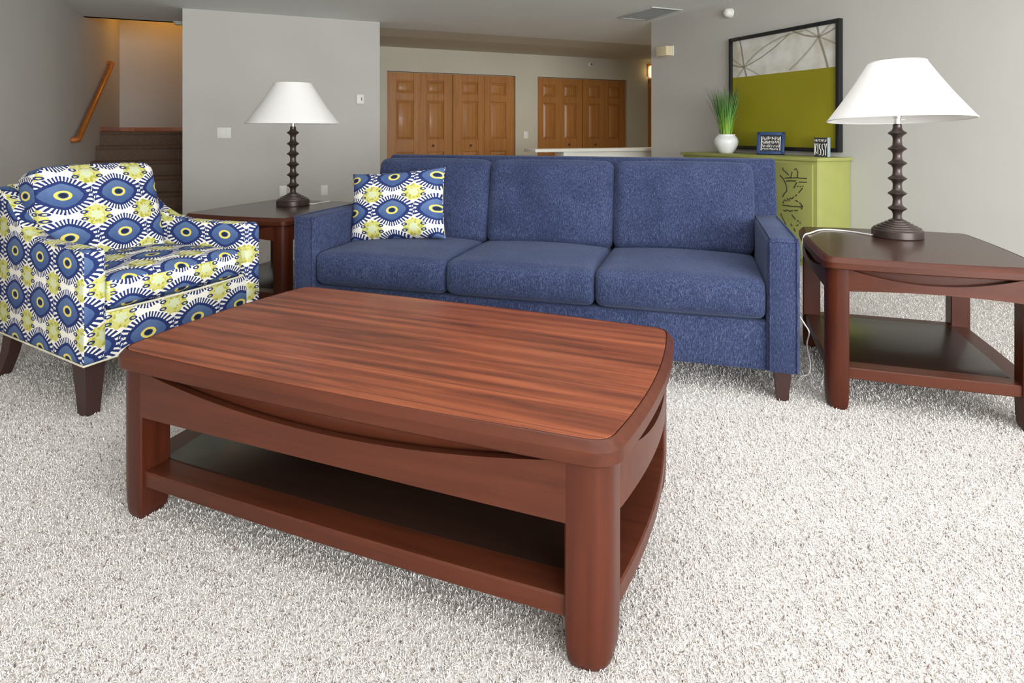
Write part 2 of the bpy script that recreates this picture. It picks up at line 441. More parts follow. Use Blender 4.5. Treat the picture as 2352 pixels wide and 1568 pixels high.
# carpet pile: short twisted yarn ends, dense near the seating, thinner further off
def carpet_pile():
    import numpy as np
    rng = np.random.default_rng(3)
    pts = []
    for d0, d1, dens in ((0.70, 1.1, 9000), (1.1, 1.7, 24000), (1.7, 2.4, 15500), (2.4, 3.3, 7800), (3.3, 4.6, 3400)):
        a = 1.05 * (d1 * d1 - d0 * d0); n = int(a * dens)
        D = np.sqrt(rng.uniform(d0 * d0, d1 * d1, n)); Xx = rng.uniform(-1.05, 1.05, n) * D
        pts.append(np.stack([Xx, D], 1))
    p = np.concatenate(pts); c, s_ = math.cos(RYAW), math.sin(RYAW)
    U = p[:, 0] * c + p[:, 1] * s_; keep = (U > UL + 0.03) & (U < UR - 0.03); p = p[keep]; n = len(p)
    th = rng.uniform(0, 2 * PI, n); lean = rng.uniform(0.2, 1.0, n); ln = rng.uniform(0.0055, 0.010, n) * (1 + 0.12 * np.maximum(0, p[:, 1] - 1.7))
    r = rng.uniform(0.0011, 0.0018, n) * (1 + 0.15 * np.maximum(0, p[:, 1] - 1.7))
    bend = rng.uniform(-1.3, 1.3, n)
    cur = np.zeros((n, 3)); cur[:, :2] = p; cur[:, 2] = -0.001
    verts = np.zeros((n, 10, 3)); step = ln / 2
    for k in range(3):
        rr = r * (1.0, 1.05, 0.8)[k]
        for j in range(3):
            a = th + 2 * PI * j / 3 + k * 0.7
            verts[:, k * 3 + j, 0] = cur[:, 0] + rr * np.cos(a); verts[:, k * 3 + j, 1] = cur[:, 1] + rr * np.sin(a); verts[:, k * 3 + j, 2] = cur[:, 2] + (0 if k == 0 else rr * 0.35 * np.sin(a * 1.7))
        az = th + bend * k * 0.8; L_ = np.clip(lean * (0.35 + 0.75 * k), 0, 1.35)
        cur = cur + np.stack([np.cos(az) * np.sin(L_), np.sin(az) * np.sin(L_), np.cos(L_)], 1) * step[:, None]
    verts[:, 9] = verts[:, 6:9].mean(1); verts[:, 9, 2] += r * 0.6
    fc = []
    for k in range(2):
        for j in range(3):
            q = (j + 1) % 3; fc += [(k * 3 + j, k * 3 + q, k * 3 + 3 + q), (k * 3 + j, k * 3 + 3 + q, k * 3 + 3 + j)]
    for j in range(3): fc.append((6 + j, 6 + (j + 1) % 3, 9))
    F = np.array(fc); idx = (F[None] + (np.arange(n) * 10)[:, None, None]).reshape(-1)
    me = bpy.data.meshes.new('carpet_pile'); me.vertices.add(n * 10); me.vertices.foreach_set('co', verts.reshape(-1).astype(np.float32))
    nf = len(fc) * n; me.loops.add(nf * 3); me.loops.foreach_set('vertex_index', idx.astype(np.int32))
    me.polygons.add(nf); me.polygons.foreach_set('loop_start', np.arange(0, nf * 3, 3, dtype=np.int32)); me.polygons.foreach_set('loop_total', np.full(nf, 3, dtype=np.int32))
    me.update(calc_edges=True); me.polygons.foreach_set('use_smooth', np.ones(nf, dtype=bool))
    m, nt, b = mat('cream_yarn', srgb(226, 218, 210), 0.95, 0.05); X.nt = nt
    gi = nt.nodes.new('ShaderNodeNewGeometry')
    nt.links.new(ramp(nt, gi.outputs['Random Per Island'], [(0.0, srgb(120, 104, 96)), (0.05, srgb(170, 156, 148)), (0.10, srgb(222, 214, 208)), (0.25, srgb(236, 230, 225)), (1.0, srgb(244, 238, 234))]), b.inputs['Base Color'])
    me.materials.append(m); o = bpy.data.objects.new('carpet_pile', me); COL.objects.link(o)
    o['kind'] = 'stuff'; o.parent = FLOOR; o.rotation_euler = (0, 0, -RYAW); return n
carpet_pile()
# stairs
st = bpy.data.objects.new('stairs', None); COL.objects.link(st); st.rotation_euler = (0, 0, RYAW); st['kind'] = 'structure'; st['label'] = 'brown carpeted stairs rising to a landing'
NR, RISE, RUN, V0 = 6, 0.1845, 0.28, 8.16
for k in range(NR):
    v0 = V0 + k * RUN; v1 = 10.96 if k == NR - 1 else v0 + RUN + 0.02
    z1 = (k + 1) * RISE
    prof = [(v0, 0), (v0, z1 - 0.05), (v0 - 0.022, z1 - 0.03), (v0 - 0.028, z1 - 0.012), (v0 - 0.012, z1), (v1, z1), (v1, 0)]
    obj('step', prism(new_bm(), prof, 'x', UL + 0.002, UP0 - 0.002), M_stair, st, 40)
LZ = NR * RISE
bm = box(UL + 0.002, UP0 - 0.002, 10.943, 10.96, LZ, LZ + 0.062, 0.004)
bx(bm, UL + 0.001, UL + 0.016, 9.56, 10.945, LZ, LZ + 0.062, 0.004)
struct('baseboard_stair', bm, M_oakrail, 'oak baseboard round the stair landing')
bm = box(UP0 + 0.0, UP1, VP - 0.014, VP, 0, 0.085, 0.003)
struct('baseboard_center', bm, M_oakrail, 'oak baseboard along the partition wall')
bm = box(UR - 0.014, UR, VB, 6.29, 0, 0.085, 0.003)
struct('baseboard_right', bm, M_oakrail, 'oak baseboard along the right wall')
bm = box(UL, UL + 0.014, VB, V0 - 0.03, 0, 0.085, 0.003)
struct('baseboard_left', bm, M_oakrail, 'oak baseboard along the left wall')
bm = box(Uat(1488), Uat(1488) + 0.09, VF - 0.02, VF, 0, 2.08, 0.003); bx(bm, Uat(1488), 7.85, VF - 0.02, VF, 2.0, 2.08, 0.003); bx(bm, 7.76, 7.85, VF - 0.02, VF, 0, 2.0, 0.003)
struct('trim_2', bm, M_oak, 'oak door casing at the end of the hall')

# closet doors: each closet is four bifold leaves
PANELS = ((1.703, 1.906), (0.978, 1.594), (0.18, 0.788))
def closet(name, c, label):
    d = bpy.data.objects.new(name, None); COL.objects.link(d); d.rotation_euler = (0, 0, RYAW); d['kind'] = 'structure'; d['label'] = label
    w = (c[1] - c[0] - 0.012) / 4; vf = VF + 0.045
    for k in range(4):
        a = c[0] + 0.004 + k * w + (0.004 if k >= 2 else -0.004 if k else 0); b_ = a + w - 0.0025
        st_ = w * 0.235
        L_ = a + (st_ * 1.15 if k % 2 == 0 else st_ * 0.85); R_ = b_ - (st_ * 0.85 if k % 2 == 0 else st_ * 1.15)
        bm = box(a, b_, vf + 0.022, vf + 0.036, 0.012, DT - 0.012)
        for q in ((a, L_, 0.012, DT - 0.012), (R_, b_, 0.012, DT - 0.012)): bx(bm, q[0], q[1], vf, vf + 0.024, q[2], q[3], 0.003, 1)
        zz = [0.012] + [z for p in reversed(PANELS) for z in p] + [DT - 0.012]
        for j in range(0, len(zz), 2): bx(bm, L_, R_, vf, vf + 0.024, zz[j], zz[j + 1], 0.003, 1)
        leaf = obj('door_leaf', bm, M_oak, d, 30)
        for (z0, z1) in PANELS:
            lo = lambda i, v: [(L_ + i, v, z0 + i), (R_ - i, v, z0 + i), (R_ - i, v, z1 - i), (L_ + i, v, z1 - i)]
            obj('panel', loft(new_bm(), [lo(0.012, vf + 0.0225), lo(0.013, vf + 0.018), lo(0.044, vf + 0.004), lo(0.047, vf + 0.003)], True, True, True), M_oak, leaf, 20)
        if k in (1, 2):
            kx = a + 0.10 * w if k == 1 else b_ - 0.12 * w
            kx = a + 0.38 * w if k == 1 else a + 0.55 * w
            b2 = lathe(new_bm(), [(0.006, 0), (0.006, 0.014), (0.016, 0.020), (0.018, 0.028), (0.010, 0.034), (0.001, 0.035)], 14)
            obj('knob', xform(b2, T(kx, vf, 0.883) @ Rx(90)), M_lampm, leaf, 50)
closet('door_1', C1, 'wide pair of honey oak bifold closet doors')
closet('door_2', C2, 'narrower pair of honey oak bifold closet doors')

# ------------------------------------------------------------------ tables
def outline(L, Wd, bf, bs, rc, inset, z, m=14, k=7):
    hx, hy = L / 2 - inset, Wd / 2 - inset; rc = max(rc - inset * 0.8, 0.006)
    def side(i, t):                                            # t in -1..1 counter-clockwise
        return ((t * hx, -hy - bf * (1 - t * t)), (hx + bs * (1 - t * t), t * hy), (-t * hx, hy + bf * (1 - t * t)), (-hx - bs * (1 - t * t), -t * hy))[i]
    pts = []
    for i in range(4):
        hl = hx if i % 2 == 0 else hy; te = 1 - rc / hl
        for j in range(m + 1): pts.append(side(i, -te + 2 * te * j / m))
        hl2 = hy if i % 2 == 0 else hx
        a = Vector(side(i, te)); c = Vector(side(i, 1)); b_ = Vector(side((i + 1) % 4, -(1 - rc / hl2)))
        for j in range(1, k):
            t = j / k; pts.append(tuple((1 - t) ** 2 * a + 2 * t * (1 - t) * (c * 0.9 + (a + b_) * 0.05) + t * t * b_))
    return [(x, y, z) for x, y in pts]
def occasional_table(t, L, Wd, Hh, bf, bs, rim=0.05, apron_h=0.13, lens=0.034, arch=0.010, shelf_z=0.14, mats=None, legw=0.085, rc=0.07, sbow=0.6):
    m_top, m_rail, m_leg = mats
    o = lambda i, z: outline(L, Wd, bf, bs, rc, i, z)
    zr = Hh - rim
    obj('tabletop_rim', loft(new_bm(), [o(0.05, zr), o(0.004, zr), o(0.0, zr + 0.004), o(0.0, Hh - 0.019), o(0.0015, Hh - 0.0165), o(0.0135, Hh - 0.0015), o(0.0165, Hh), o(0.0175, Hh), o(0.018, Hh - 0.005), o(0.05, Hh - 0.006)], True, True, True), m_rail, t, 24)
    obj('tabletop_panel', loft(new_bm(), [o(0.0205, Hh - 0.0055), o(0.0205, Hh - 0.0008), o(0.0213, Hh)], True, True, True), m_top, t, 30)
    # four corner legs with rounded outside corner and a rounded foot
    hx, hy = L / 2 - 0.012, Wd / 2 - 0.012
    for sx, sy in ((-1, -1), (1, -1), (1, 1), (-1, 1)):
        w, d, r = legw, legw, 0.052
        sec = [(w - 0.004, 0), (w * 0.8, -0.001)] + [(r - r * math.sin(a), r - r * math.cos(a)) for a in [PI / 2 * q / 7 for q in range(8)]] + [(-0.001, d * 0.8), (0, d - 0.004), (0.004, d), (w - 0.004, d), (w, d - 0.004), (w, 0.004)]
        cx_, cy_ = w / 2, d / 2; loops = []
        for z, s in ((0.0, 0.74), (0.006, 0.82), (0.018, 0.90), (0.04, 0.955), (0.07, 0.985), (0.11, 1.0), (zr - 0.001, 1.0)):
            loops.append([(sx * (hx - (cx_ + (a - cx_) * s)), sy * (hy - (cy_ + (b_ - cy_) * s)), z) for a, b_ in sec])
        obj('leg', loft(new_bm(), loops), m_leg, t, 40)
    # aprons with a concave upper edge; a recessed backing shows in the gap
    for i in range(4):
        ln = L if i % 2 == 0 else Wd; bow = bf if i % 2 == 0 else bs
        half = ln / 2 - 0.012 - legw + 0.004
        def strip(inset, thick, ztop, zbot, n=24):
            bm = new_bm(); loops = []
            for j in range(n + 1):
                q = -1 + 2 * j / n; s = q * half; T_ = s / (ln / 2)
                off = (Wd if i % 2 == 0 else L) / 2 - inset + bow * (1 - q * q)
                row = []
                for dd, z in ((0, zbot(q)), (0, ztop(q)), (-thick, ztop(q)), (-thick, zbot(q))):
                    w_ = off + dd
                    row.append(((s, -w_), (w_, s), (-s, w_), (-w_, -s))[i] + (z,))
                loops.append(row)
            return loft(bm, loops)
        zb = zr - apron_h
        obj('apron', strip(0.012, 0.020, lambda q: zr - 0.0005 - lens * (1 - q * q), lambda q: zb + arch * (1 - q * q)), m_rail, t, 40)
        obj('apron_backing', strip(0.046, 0.012, lambda q: zr - 0.0005, lambda q: zb + 0.03), m_rail, t, 40)
    # lower shelf
    zt = shelf_z; so = lambda i, z: outline(L - 0.048, Wd - 0.048, bf * sbow, bs * (sbow if sbow < 0.5 else 1.0), rc, i, z)
    obj('shelf', loft(new_bm(), [so(0.004, zt - 0.044), so(0, zt - 0.040), so(0, zt - 0.004), so(0.004, zt)]), m_rail, t, 30)
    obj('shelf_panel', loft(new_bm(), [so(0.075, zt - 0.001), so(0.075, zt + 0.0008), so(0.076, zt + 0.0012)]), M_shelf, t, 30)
ct = thing('coffee_table', 'large mahogany coffee table with bowed edges and lower shelf', 'coffee table', (-0.318, 1.882, 0), rad(-22.4))
occasional_table(ct, 1.46, 0.815, 0.478, 0.018, 0.034, rc=0.055, lens=0.050, legw=0.096, mats=(M_top, M_mahx, M_mah))
EY = rad(-18.5)
el = Vector((math.cos(EY), math.sin(EY))); ed = Vector((-math.sin(EY), math.cos(EY)))
def end_table(FL, label):
    c = Vector(FL) + el * 0.375 + ed * 0.43
    t = thing('end_table', label, 'end table', (c.x, c.y, 0), EY)
    occasional_table(t, 0.75, 0.86, 0.605, 0.022, 0.016, rim=0.045, apron_h=0.088, lens=0.040, arch=0.016, shelf_z=0.17, mats=(M_end, M_mahx, M_mah), legw=0.08, rc=0.045, sbow=0.2)
    return t
end_table((1.237, 2.47), 'dark wood end table at the sofa end near the green credenza')
end_table((-2.006, 3.79), 'dark wood end table between the patterned armchair and the sofa')

# ------------------------------------------------------------------ sofa
SY = rad(-16.6); SF = Vector((0.021, 2.838))
sofa = thing('sofa', 'navy blue tweed three seat sofa with slim track arms', 'sofa', (SF.x, SF.y, 0), SY)
HW = 1.185
for sx in (-1, 1):
    for y in (0.055, 0.93):
        loops = [[(sx * (HW - 0.062) + a * s, y + b_ * s, z) for a, b_ in ((-1, -1), (1, -1), (1, 1), (-1, 1))] for z, s in ((0, 0.022), (0.12, 0.032))]
        obj('leg', loft(new_bm(), loops), M_leg, sofa, 30)
    # arm: slightly sloping top, thick at the front
    prof = [(0, 0.12), (0, 0.655), (0.012, 0.668), (0.30, 0.672), (0.80, 0.672), (0.90, 0.62), (0.92, 0.12)]
    a0, a1 = sorted((sx * HW, sx * (HW - 0.125)))
    arm = obj('arm', prism(new_bm(), prof, 'x', a0, a1, 0.018, 3), M_sofa, sofa, 50)
    for e in (a0 + 0.012, a1 - 0.012):
        obj('piping', tube(new_bm(), smooth_path([(e, -0.002, 0.13), (e, -0.002, 0.40), (e, -0.002, 0.645), (e, 0.012, 0.669), (e, 0.3, 0.6725), (e, 0.68, 0.6725)], 4), 0.0036, 6), M_sofa, arm, 60)
obj('base', box(-HW + 0.10, HW - 0.10, 0.022, 0.92, 0.12, 0.325, 0.012, 2), M_sofa, sofa, 40)
prof = [(0.68, 0.30), (0.72, 0.66), (0.785, 0.946), (0.80, 0.959), (0.875, 0.959), (0.895, 0.94), (0.98, 0.14), (0.92, 0.12), (0.68, 0.12)]
obj('back', prism(new_bm(), prof, 'x', -HW + 0.135, HW - 0.005, 0.014, 2), M_sofa, sofa, 50)
for e in (-HW + 0.06, HW - 0.02):
    pass
SWD = (2 * HW - 0.25) / 3
for k in range(3):
    xc = -HW + 0.125 + SWD * (k + 0.5)
    def sag(p, x, y, z):
        if y < -0.6: p.y += 0.012 * (z * z) 
        return p
    c = cushion(SWD / 2 - 0.002, 0.375, 0.083, 0.034, (0.004, 0.014, 0.022), 18, sag)
    obj('seat_cushion', xform(c, T(xc, 0.366, 0.412)), M_sofa, sofa, 180)
    def tuft(p, x, y, z, xc=xc):
        for bxp in (-0.42, 0.42):
            d2 = ((x - bxp) * SWD / 2) ** 2 + ((z - 0.12) * 0.23) ** 2
            if y < 0: p.y += 0.016 * math.exp(-d2 / 0.0022)
        return p
    bw = (2 * HW - 0.125 - 0.152) / 3; xb = -HW + 0.152 + bw * (k + 0.5)
    c = cushion(bw / 2 - 0.004, 0.095, 0.232, 0.045, (0.008, 0.034, 0.010), 26, tuft)
    bc = obj('back_cushion', xform(c, T(xb, 0.655, 0.703) @ Rx(-11)), M_sofa, sofa, 180)
    for bxp in (-0.42, 0.42):
        b2 = lathe(new_bm(), [(0.001, 0.006), (0.007, 0.005), (0.010, 0.001), (0.010, -0.006)], 12)
        obj('button', xform(b2, T(xb, 0.655, 0.703) @ Rx(-11) @ T(bxp * SWD / 2, -0.106, 0.12 * 0.232) @ Rx(90)), M_sofa, bc, 60)

# throw pillow on the sofa
def pillow_bm(w, h, t, n=26):
    bm = new_bm(); bmesh.ops.create_cube(bm, size=2.0)
    bmesh.ops.subdivide_edges(bm, edges=bm.edges[:], cuts=n - 1, use_grid_fill=True)
    for v in bm.verts:
        x, y, z = v.co
        e = (max(0, 1 - abs(x) ** 3.2) * max(0, 1 - abs(z) ** 3.2)) ** 0.5
        px_ = x * w / 2 * (1 - 0.05 * (1 - z * z) * abs(x) ** 4 * 0 - 0.06 * (1 - abs(x)) * 0); pz_ = z * h / 2
        px_ *= 1 - 0.05 * (1 - z * z) * (abs(x) ** 3); pz_ *= 1 - 0.06 * (1 - x * x) * (abs(z) ** 3)
        v.co = Vector((px_, y * (t / 2 * e + 0.006), pz_))
    return bm
pl = SF + Vector((math.cos(SY), math.sin(SY))) * (-0.815) + Vector((-math.sin(SY), math.cos(SY))) * 0.43
pb = pillow_bm(0.55, 0.395, 0.18)
pob = obj('throw_pillow', pb, M_ikat, None, 180, uv=(0.115, 0.135, 0.05, 1.0, 0.05))
pob.location = (pl.x, pl.y, 0.69); pob.rotation_euler = (rad(-16), rad(-5), SY + rad(6))
tag(pob, 'lumbar throw pillow in blue and yellow ikat print on the navy sofa', 'pillow')

# ------------------------------------------------------------------ armchair (local x: along the front, y: towards the back)
CA = rad(23.6)
CF = Vector((-1.452, 2.765))
chair = thing('armchair', 'armchair upholstered in white, blue and yellow-green ikat print', 'armchair', (CF.x, CF.y, 0), PI / 2 - CA)
# local +x -> towards far end of front edge, local +y -> backwards from the front
FW = 0.435                                                     # half front width
TAP = math.tan(rad(8.5))
def taper(bm):
    for v in bm.verts:
        v.co.x *= 1 - TAP * max(0, v.co.y) / FW
    return bm
AP = [(0, 0.207), (0, 0.622), (0.006, 0.638), (0.022, 0.645), (0.20, 0.646), (0.38, 0.650), (0.48, 0.668), (0.57, 0.712), (0.65, 0.775), (0.72, 0.828), (0.78, 0.852), (0.86, 0.850), (0.885, 0.83), (0.84, 0.207)]
for sx in (-1, 1):
    a0, a1 = sorted((sx * FW, sx * (FW - 0.088)))
    arm = obj('arm', taper(prism(new_bm(), AP, 'x', a0, a1, 0.012, 2)), M_ikat, chair, 55, uv=(0.117, 0.070))
obj('front_rail', taper(box(-FW + 0.080, FW - 0.080, 0.002, 0.75, 0.207, 0.388, 0.008, 2)), M_ikat, chair, 40, uv=(0.05, 0.02))
bkp = [(0.62, 0.25), (0.70, 0.60), (0.765, 0.845), (0.79, 0.862), (0.86, 0.858), (0.885, 0.83), (0.84, 0.22)]
obj('back', taper(prism(new_bm(), bkp, 'x', -FW + 0.085, FW - 0.085, 0.012, 2)), M_ikat, chair, 50, uv=(0.0, 0.1))
c = cushion(FW - 0.092, 0.335, 0.070, 0.034, (0.004, 0.018, 0.022), 20, None)
obj('seat_cushion', taper(xform(c, T(0, 0.345, 0.458))), M_ikat, chair, 180, uv=(0.13, 0.09, 0.6, 0.6, 1.0))
c = cushion(0.280, 0.095, 0.245, 0.05, (0.012, 0.050, 0.012), 22, None)
obj('back_cushion', xform(c, T(0, 0.600, 0.690) @ Rx(-14)), M_ikat, chair, 180, uv=(0.085, 0.03, 0.2, 1.0, 0.32))
M_cpip = plain('cream_piping', srgb(206, 202, 178), 0.8, 0.2, var=0.25)
def tp(p): return (p[0] * (1 - TAP * max(0, p[1]) / FW), p[1], p[2])
for ey, ez in ((0.004, 0.392),):
    w_ = FW - 0.100
    obj('piping', tube(new_bm(), [tp(p) for p in smooth_path([(-w_, ey + 0.03, ez), (-w_ + 0.02, ey + 0.004, ez), (0, ey - 0.015, ez), (w_ - 0.02, ey + 0.004, ez), (w_, ey + 0.03, ez)], 5)], 0.0045, 6), M_cpip, chair, 60)
obj('welt', tube(new_bm(), [tp(p) for p in [(-FW, 0.84, 0.208), (-FW, 0.42, 0.208), (-FW, 0.0, 0.208), (0, 0.0, 0.208), (FW, 0.0, 0.208), (FW, 0.42, 0.208), (FW, 0.84, 0.208)]], 0.004, 6), M_cpip, chair, 60)
for sx in (-1, 1):
    lo = [[(sx * (FW - 0.055) + a * s, 0.055 + b_ * s, z) for a, b_ in ((-1, -1), (1, -1), (1, 1), (-1, 1))] for z, s in ((0, 0.026), (0.207, 0.040))]
    obj('leg', loft(new_bm(), lo), M_leg, chair, 30)
    xr = FW * (1 - TAP * 0.72 / FW) - 0.045
    lo = [[(sx * xr + a * 0.025, 0.72 + off + b_ * s, z) for a, b_ in ((-1, -1), (1, -1), (1, 1), (-1, 1))] for z, s, off in ((0, 0.020, 0.10), (0.06, 0.024, 0.065), (0.12, 0.028, 0.035), (0.21, 0.034, 0.01))]
    obj('leg', loft(new_bm(), lo), M_leg, chair, 40)

# ------------------------------------------------------------------ lamps
def table_lamp(P, label, cord_world, tilt=0.0):
    lamp = thing('table_lamp', label, 'lamp', tuple(P), 0.0)
    prof = [(0.104, 0.0), (0.107, 0.004), (0.107, 0.034), (0.104, 0.038)]
    for k in range(5):                                          # stepped dome
        r0 = 0.100 - k * 0.0155; z0 = 0.040 + k * 0.0085
        prof += [(r0, z0), (r0 - 0.002, z0 + 0.006), (r0 - 0.010, z0 + 0.0085)]
    prof += [(0.026, 0.084), (0.020, 0.088)]
    obj('base', lathe(new_bm(), prof, 48), M_lampm, lamp, 35)
    sp = [(0.0195, 0.080)]
    discs = [0.135, 0.206, 0.276, 0.348, 0.416, 0.490]
    for i, z in enumerate(discs):
        sp += [(0.0185, z - 0.030), (0.0205, z - 0.019), (0.026, z - 0.011), (0.036, z - 0.005), (0.0405, z), (0.036, z + 0.005), (0.026, z + 0.011), (0.0205, z + 0.019)]
    sp += [(0.0185, 0.520), (0.0195, 0.530), (0.010, 0.532)]
    obj('stem', lathe(new_bm(), sp, 28), M_lampm, lamp, 60)
    so = lathe(new_bm(), [(0.010, 0.530), (0.015, 0.533), (0.015, 0.560), (0.019, 0.562), (0.019, 0.598), (0.014, 0.600)], 20)
    tube(so, [(0.015, 0, 0.555), (0.034, 0, 0.555)], 0.003, 6)
    obj('socket', so, M_chrome, lamp, 40)
    zb, zt, rb, rt = 0.553, 0.822, 0.303, 0.122
    bulb = lathe(new_bm(), [(0.012, 0.600), (0.016, 0.615), (0.028, 0.640), (0.031, 0.660), (0.024, 0.682), (0.004, 0.692)], 18)
    obj('bulb', bulb, M_paper, lamp, 60)
    hp = [(0.018, 0, 0.575), (0.040, 0, 0.60), (0.052, 0, 0.66), (0.050, 0, 0.74), (0.030, 0, 0.79), (0, 0, 0.803), (-0.030, 0, 0.79), (-0.050, 0, 0.74), (-0.052, 0, 0.66), (-0.040, 0, 0.60), (-0.018, 0, 0.575)]
    hb = tube(new_bm(), smooth_path(hp, 3), 0.002, 6)
    for k in range(3):
        a = 2 * PI * k / 3 + 0.3; tube(hb, [(0.004 * math.cos(a), 0.004 * math.sin(a), 0.803), ((rt - 0.001) * math.cos(a), (rt - 0.001) * math.sin(a), zt - 0.008)], 0.0018, 6)
    obj('harp', hb, M_chrome, lamp, 60)
    th = 0.0016; prof = []
    for q in range(9):
        t = q / 8; prof.append((rb + (rt - rb) * t + 0.006 * math.sin(PI * t) * -1, zb + (zt - zb) * t))
    shade = new_bm(); n = 72
    lo = [[(r * math.cos(2 * PI * i / n), r * math.sin(2 * PI * i / n), z) for i in range(n)] for r, z in prof + [(r - th, z) for r, z in reversed(prof)]]
    loft(shade, lo + [lo[0]], True, False, False); bmesh.ops.remove_doubles(shade, verts=shade.verts, dist=1e-6)
    TM = T(0, 0, 0.74) @ Rx(tilt) @ T(0, 0, -0.74)
    sh = obj('shade', xform(shade, TM), M_shade, lamp, 50)
    for r, z in ((rb, zb), (rt, zt)):
        ring = [((r - 0.0008) * math.cos(2 * PI * i / 48), (r - 0.0008) * math.sin(2 * PI * i / 48), z) for i in range(49)]
        obj('shade_trim', xform(tube(new_bm(), ring, 0.003, 6, False), TM), M_shade, sh, 60)
    cw = [Vector(p) - Vector(P) for p in cord_world]
    obj('cord', tube(new_bm(), smooth_path(cw, 6), 0.0035, 6), M_cord, lamp, 60)
    return lamp
tz = 0.605
P1 = px(2061, 544, tz); P2 = px(673, 471, tz)
cz = tz + 0.004
table_lamp(P1, 'table lamp with white cone shade on the end table near the green credenza',
           [P1 + Vector((-0.104, 0.02, 0.006)), px(1950, 531, cz), px(1905, 527, cz), px(1882, 528, cz + 0.001), (1.448, 3.02, 0.612), (1.412, 3.01, 0.602), (1.396, 3.0, 0.56), (1.392, 2.99, 0.50)], -3.2)
pc = obj('power_cord', tube(new_bm(), smooth_path([(1.372, 2.97, 0.22), (1.385, 2.95, 0.19), (1.392, 2.92, 0.16), (1.372, 2.90, 0.11), (1.368, 2.86, 0.04), (1.345, 2.83, 0.0035), (1.30, 2.80, 0.0035), (1.27, 2.76, 0.0035)], 6), 0.0035, 6), M_cord, None, 60)
tag(pc, 'loose white power cord on the carpet between sofa and end table', 'cord')
table_lamp(P2, 'table lamp with white cone shade on the end table beside the armchair',
           [P2 + Vector((0.104, 0.03, 0.006)), px(722, 468, cz), px(742, 464, cz), px(758, 462, cz)])

